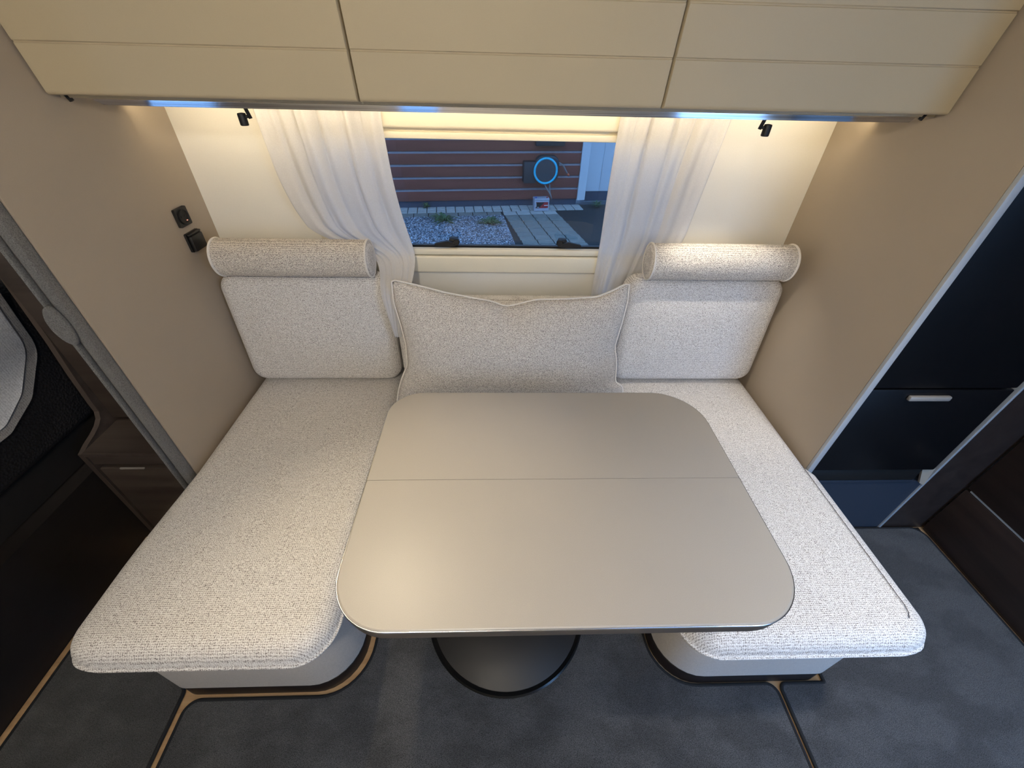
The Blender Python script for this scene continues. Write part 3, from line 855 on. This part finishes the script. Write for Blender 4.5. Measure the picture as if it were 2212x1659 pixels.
bd = thing('bed', 'bed with white quilted cover and padded black leather-like side', 'bed', (-2.05, .2, 0))
O(boxo('base_board', (-2.78, -1.402, YF + .03, YB - .004, 0, .380), 'bed_brown', bd))
O(boxo('recess_plinth', (-2.78, -1.46, YF + .03, YB - .005, .381, .504), 'dark_gap', bd))
bm = bmesh.new(); pad_bm(bm, -2.78, -1.428, YF + .03, YB - .004, .505, .98, [.02, .02, .02, .05], .10, rb=.03, rings=6)
O(link('padded_frame', bm, 'black_leather', bd, True))
def quilt(name, ins, x1, mat, r):
    ol = round_poly([(1.125 - ins, 1.10, .05), (1.095 - ins, .80 + ins*.7, .10), (.985 - ins*.6, .690 + ins, .08), (.88, .645 + ins, .05), (YF + .05 + ins, .645 + ins, .03), (YF + .05 + ins, 1.10, .03)], 8)
    cy = sum(p[0] for p in ol)/len(ol); cz = sum(p[1] for p in ol)/len(ol)
    bm = bmesh.new(); rg_ = []
    for dx, sc in ((0, 1.0), (r*.6, .998), (r, .990)):
        rg_.append([bm.verts.new((x1 + dx - r, cy + (y - cy)*sc, cz + (z - cz)*sc)) for y, z in ol])
    bk = [bm.verts.new((-2.77, y, z)) for y, z in ol]
    for A, B in zip([bk] + rg_, rg_):
        for k in range(len(A)): bm.faces.new((A[k], A[(k+1) % len(A)], B[(k+1) % len(A)], B[k]))
    bm.faces.new(rg_[-1]); bm.faces.new(bk[::-1])
    o_ = O(link(name, bm, mat, bd)); autosmooth(o_, 50); return ol
quilt('quilt_border', 0, -1.412, 'quilt_border', .015)
ol = quilt('quilted_cover', .032, -1.404, 'quilt', .012)
O(tubeo('quilt_seam', [(-1.411, y, z) for y, z in ol], .003, 'thread', bd, 6, True))
struct(boxo('trim_2', (-1.4005, -1.382, YF + .03, .93, .0002, .010), 'oak', bev=.003), 'narrow oak floor trim along the bed base', 'trim')

# ------------------------------------------------------------------ ceiling lamps
def ceiling_lamp(x, y, label, power, spotdeg=None, rot=(0, 0, 0), group=None, blend=.6, size=.03, color=WARM):
    t = thing('ceiling_lamp', label, 'lamp', (x, y, ZC - .016), group)
    latheo('lamp_ring', [(.030, .0155), (.048, .0155), (.050, .004), (.044, 0), (.036, .002), (.034, .012)], (0, 0, 0), 'chrome', t, 40)
    latheo('diffuser', [(.033, .010), (.033, .014)], (0, 0, 0), 'lamp_glow', t, 32)
    if spotdeg:
        l = lamp('ceiling_lamp_light', 'SPOT', (x, y, ZC - .02), power, color, spot_size=math.radians(spotdeg), spot_blend=blend, shadow_soft_size=size)
        l.rotation_euler = rot
    else:
        l = lamp('ceiling_lamp_light', 'POINT', (x, y, ZC - .06), power, color, shadow_soft_size=size)
ceiling_lamp(-.47, .92, 'ceiling spot lamp beside the overhead cabinet above the socket side seat', 38, 62, tuple(Vector((.26, -.52, -1.23)).to_track_quat('-Z', 'Y').to_euler()), blend=1.0, color=(1, .84, .58))
ceiling_lamp(-.22, -.42, 'round ceiling lamp above the kitchen aisle', 30, None, size=.05)
ceiling_lamp(1.12, .36, 'round ceiling lamp above the aisle near the closet', 56, 80, blend=1.0, size=.06, color=(1, .95, .87))
ceiling_lamp(-1.18, .50, 'ceiling spot lamp in the passage beside the quilted bed', 26, 34, tuple(Vector((-.34, .42, -1.1)).to_track_quat('-Z', 'Y').to_euler()), blend=.9)

# ------------------------------------------------------------------ outside the window
ZG = -.55
struct(boxo('floor_outside', (-25, 25, -20, 25, ZG - .25, ZG - .03), 'asphalt'), 'grey asphalt yard outside the window', 'ground')
EX = Matrix.Translation((0, 7.55, ZG)) @ Matrix.Rotation(math.atan(.117), 4, 'Z')
EZ = math.atan(.117)
bw = thing('house_wall', 'dark red timber house wall seen through the window', 'wall', (0, 7.55, ZG), rz=EZ); bw['kind'] = 'structure'
boxo('foundation', (-9, 1.39, .03, .22, -.25, .13), 'foundation', bw)
boxo('wall_core', (-9, 1.39, .05, .20, .13, 3.2), 'siding', bw)
BH = .187
bm = bmesh.new()
pr = [(.05, 0), (.0, .004), (-.003, BH - .034), (.0, BH - .030), (.028, BH - .004), (.05, BH - .002)]
A = [bm.verts.new((-9, y, z)) for y, z in pr]; B = [bm.verts.new((1.39, y, z)) for y, z in pr]
for k in range(len(pr)): bm.faces.new((A[k], A[(k+1) % len(pr)], B[(k+1) % len(pr)], B[k]))
bm.faces.new(A[::-1]); bm.faces.new(B)
b0 = link('siding_board', bm, 'siding', bw); b0.location.z = .10
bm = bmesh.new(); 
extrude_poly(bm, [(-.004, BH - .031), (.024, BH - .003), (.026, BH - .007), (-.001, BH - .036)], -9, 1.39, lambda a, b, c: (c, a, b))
l0 = link('sky_glow_ledge', bm, 'painted_sky_glow', b0)  # pale grey colour stands in for skylight caught on the top chamfer
for k in range(1, 15):
    b = b0.copy(); COL.objects.link(b); b.parent = bw; b.location = (random.uniform(-.002, .002), random.uniform(-.003, .003), .10 + BH*k)
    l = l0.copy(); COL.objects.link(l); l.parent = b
boxo('sky_blocker', (-9, 6, -1.1, .3, 2.75, 2.95), 'white_paint', bw)  # unseen overhang added to keep sky light off the facade
boxo('corner_board', (1.392, 1.53, -.03, .24, .08, 3.2), 'white_paint', bw, .004)
hd = thing('garage_door', 'pale blue-white metal door beside the red timber wall', 'door', tuple(EX @ Vector((2.4, .24, .12))), rz=EZ)
for k in range(6): boxo('door_panel', (-.862 + .33*k, -.862 + .328*k + .0, 0, .04, .06, 2.6), 'white_paint', hd, .004) if False else boxo('door_panel', (-.862 + .33*k, -.535 + .33*k, 0, .04, .04, 2.6), 'white_paint', hd, .004)
boxo('threshold', (-.87, 1.2, -.02, .05, -.12, .035), 'foundation', hd)
# vent box above the reel
vb = boxo('vent_box', (-.24, .24, -.11, -.004, 0, .30), 'reel_dark', None, .02)
vb.location = EX @ Vector((.83, 0, .93)); vb.rotation_euler = (0, 0, EZ); tag(vb, 'dark box on the red timber wall above the hose reel', 'box')
# hose reel
hr = thing('hose_reel', 'dark wall-mounted hose reel with bright blue ring', 'hose reel', tuple(EX @ Vector((.76, -.14, .585))), rz=EZ)
bm = bmesh.new(); pad_bm(bm, -.20, .20, -.20, .20, 0, .13, .12, .03, rings=4); o = link('reel_case', bm, 'reel_dark', hr, True); o.rotation_euler = (PI/2, 0, 0); o.location = (.03, .12, .02)
boxo('wall_bracket', (-.36, -.16, -.02, .135, -.19, .13), 'reel_dark', hr, .01)
latheo('reel_disc', [(.03, -.03), (.175, -.028), (.185, -.015), (.185, .0)], (0, -.01, 0), 'reel_disc', hr, 56, 'y')
bm = bmesh.new(); tube_bm(bm, [(.186*math.cos(2*PI*k/56), -.035, .186*math.sin(2*PI*k/56)) for k in range(56)], .018, 10, True); link('blue_ring', bm, 'reel_blue', hr, True)
tubeo('hose_end', [(.22, -.02, .12), (.29, -.04, .08), (.34, -.05, .0), (.37, -.05, -.04)], .012, 'hose_grey', hr)
tubeo('hose_nozzle', [(.37, -.05, -.04), (.40, -.05, -.075)], [.02, .014], 'nozzle_orange', hr)
tubeo('hose', [(.0, .0, -.2), (.03, -.05, -.26), (.09, -.10, -.34), (.12, -.10, -.42)], .011, 'hose_grey', hr)
tubeo('hose', [(.09, .0, -.2), (.085, -.06, -.28), (.09, -.10, -.36)], .011, 'hose_grey', hr)
# battery
bt = thing('car_battery', 'grey car battery with red and black sticker on the pavers', 'battery', tuple(EX @ Vector((.69, -.28, .0))), rz=EZ)
boxo('battery_case', (-.145, .145, -.085, .085, .004, .195), 'battery_grey', bt, .006)
boxo('battery_lid', (-.148, .148, -.088, .088, .196, .235), 'battery_grey', bt, .006)
for sx, mt in ((-1, 'print_blue'), (1, 'print_red')):
    latheo('terminal_cap', [(.016, .2355), (.016, .25), (.012, .254)], (sx*.11, -.04, 0), mt, bt, 20)
bt.scale = (.87, .87, .87)
st = boxo('sticker', (-.115, .125, -.0865, -.0855, .06, .17), 'print_red', bt)
bm = bmesh.new(); extrude_poly(bm, [(-.113, .064), (-.05, .064), (.05, .166), (-.113, .166)], -.0885, -.0868, lambda a, b, c: (a, c, b)); link('black_print', bm, 'print_black', st)
boxo('white_print', (.045, .12, -.0885, -.0868, .105, .116), 'print_white', st)
boxo('white_print', (-.112, -.106, -.0900, -.0887, .085, .155), 'print_white', st)
boxo('white_print', (-.095, -.05, -.0900, -.0887, .075, .083), 'print_white', st)
# paving
pv = thing('paving', 'strip of grey concrete pavers along the house wall', 'paving', (0, 7.55, ZG), rz=EZ); pv['kind'] = 'structure'
boxo('joint_bed', (-4.2, 3.2, -2.6, .0295, -.06, -.012), 'joint_sand', pv)
def paver(x0, x1, y0, y1, mat):
    dz = random.uniform(-.003, .003)
    o = boxo('paver', (x0 + .006, x1 - .006, y0 + .006, y1 - .006, -.0115, .0 + dz), mat, pv, .004, 1)
for k in range(34):
    x = -3.6 + .158*k
    if x > 1.35: break
    paver(x, x + .158, -.30, -.12, 'paver')
    paver(x, x + .158, -.115, .025, 'paver')
for k in range(17):
    x = -3.6 + .24*k
    if x > -.02: break
    paver(x, min(x + .24, 0.02), -.50, -.31, 'paver_dark')
for j in range(11):
    for k in range(4):
        x = .03 + .23*k + .012*j; y = -.50 - .17*j
        paver(x, x + .23, y, y + .17 + (.02 if j == 0 else 0), 'paver' if j < 1 else 'paver_dark')
g = boxo('gravel_base', (-4.1, .02, -2.55, -.505, -.0115, -.004), 'gravel', pv)
# gravel stones: one stuff object
bm = bmesh.new()
rg = random.Random(8)
for k in range(9000):
    x = rg.uniform(-2.6, .0); y = rg.uniform(-2.2, -.52); s_ = rg.uniform(.006, .015)
    vs = [Vector((x + s_*math.cos(a)*rg.uniform(.7, 1.2), y + s_*math.sin(a)*rg.uniform(.7, 1.2), rg.uniform(0, .006))) for a in (0, 1.57, 3.14, 4.71)]
    b_ = [bm.verts.new(v) for v in vs]; top_ = bm.verts.new((x, y, s_*rg.uniform(.5, 1.0) + .003))
    for i in range(4): bm.faces.new((b_[i], b_[(i+1) % 4], top_))
go = link('gravel', bm, 'gravel'); go.location = (0, 7.55, ZG); go.rotation_euler = (0, 0, EZ)
tag(go, 'grey and white gravel bed beside the pavers', 'gravel', kind='stuff')
def weed(x, y, n, s, label):
    bm = bmesh.new(); rw = random.Random(int(x*100) + 7); c0 = bm.verts.new((0, 0, .006))
    for k in range(n):
        a = rw.uniform(0, 2*PI); h_ = rw.uniform(.02, .09); l_ = rw.uniform(.3, 1)*s
        d = Vector((math.cos(a), math.sin(a), 0)); q_ = Vector((-d.y, d.x, 0))
        v = [d*l_*.6 + q_*.012 + Vector((0, 0, h_)), d*l_ + Vector((0, 0, h_*.7)), d*l_*.6 - q_*.012 + Vector((0, 0, h_))]
        bm.faces.new([c0] + [bm.verts.new(z) for z in v])
    o = link('weed', bm, 'leaf', None, False, False); o.location = EX @ Vector((x, y, .0)); o.rotation_euler = (0, 0, EZ)
    md = o.modifiers.new('thickness', 'SOLIDIFY'); md.thickness = .002
    tag(o, label, 'weed')
weed(-1.25, -.02, 26, .10, 'small green weed at the foot of the red timber wall')
weed(-.95, -.75, 70, .30, 'low green weed patch spreading in the gravel far from the battery')
weed(-.25, -.95, 60, .25, 'low green weed patch in the gravel beside the paver path')
weed(1.75, -.12, 40, .16, 'green weed growing in front of the pale metal door')

# repeats carry a common group
for pre, g in (('seat_cushion', 'seat cushions of the dinette'), ('back_cushion', 'back cushions of the dinette'), ('bolster', 'neck bolsters on the back cushions'),
               ('curtain', 'sheer curtains at the dinette window'), ('reading_lamp', 'reading lamps under the overhead cabinet'), ('bench_base', 'bench bases of the dinette'),
               ('carpet', 'fitted carpets'), ('ceiling_lamp', 'ceiling lamps'), ('weed', 'weeds outside')):
    for o in list(COL.objects):
        if o.parent is None and o.type in ('EMPTY', 'MESH') and o.name.split('.')[0] == pre: o['group'] = g
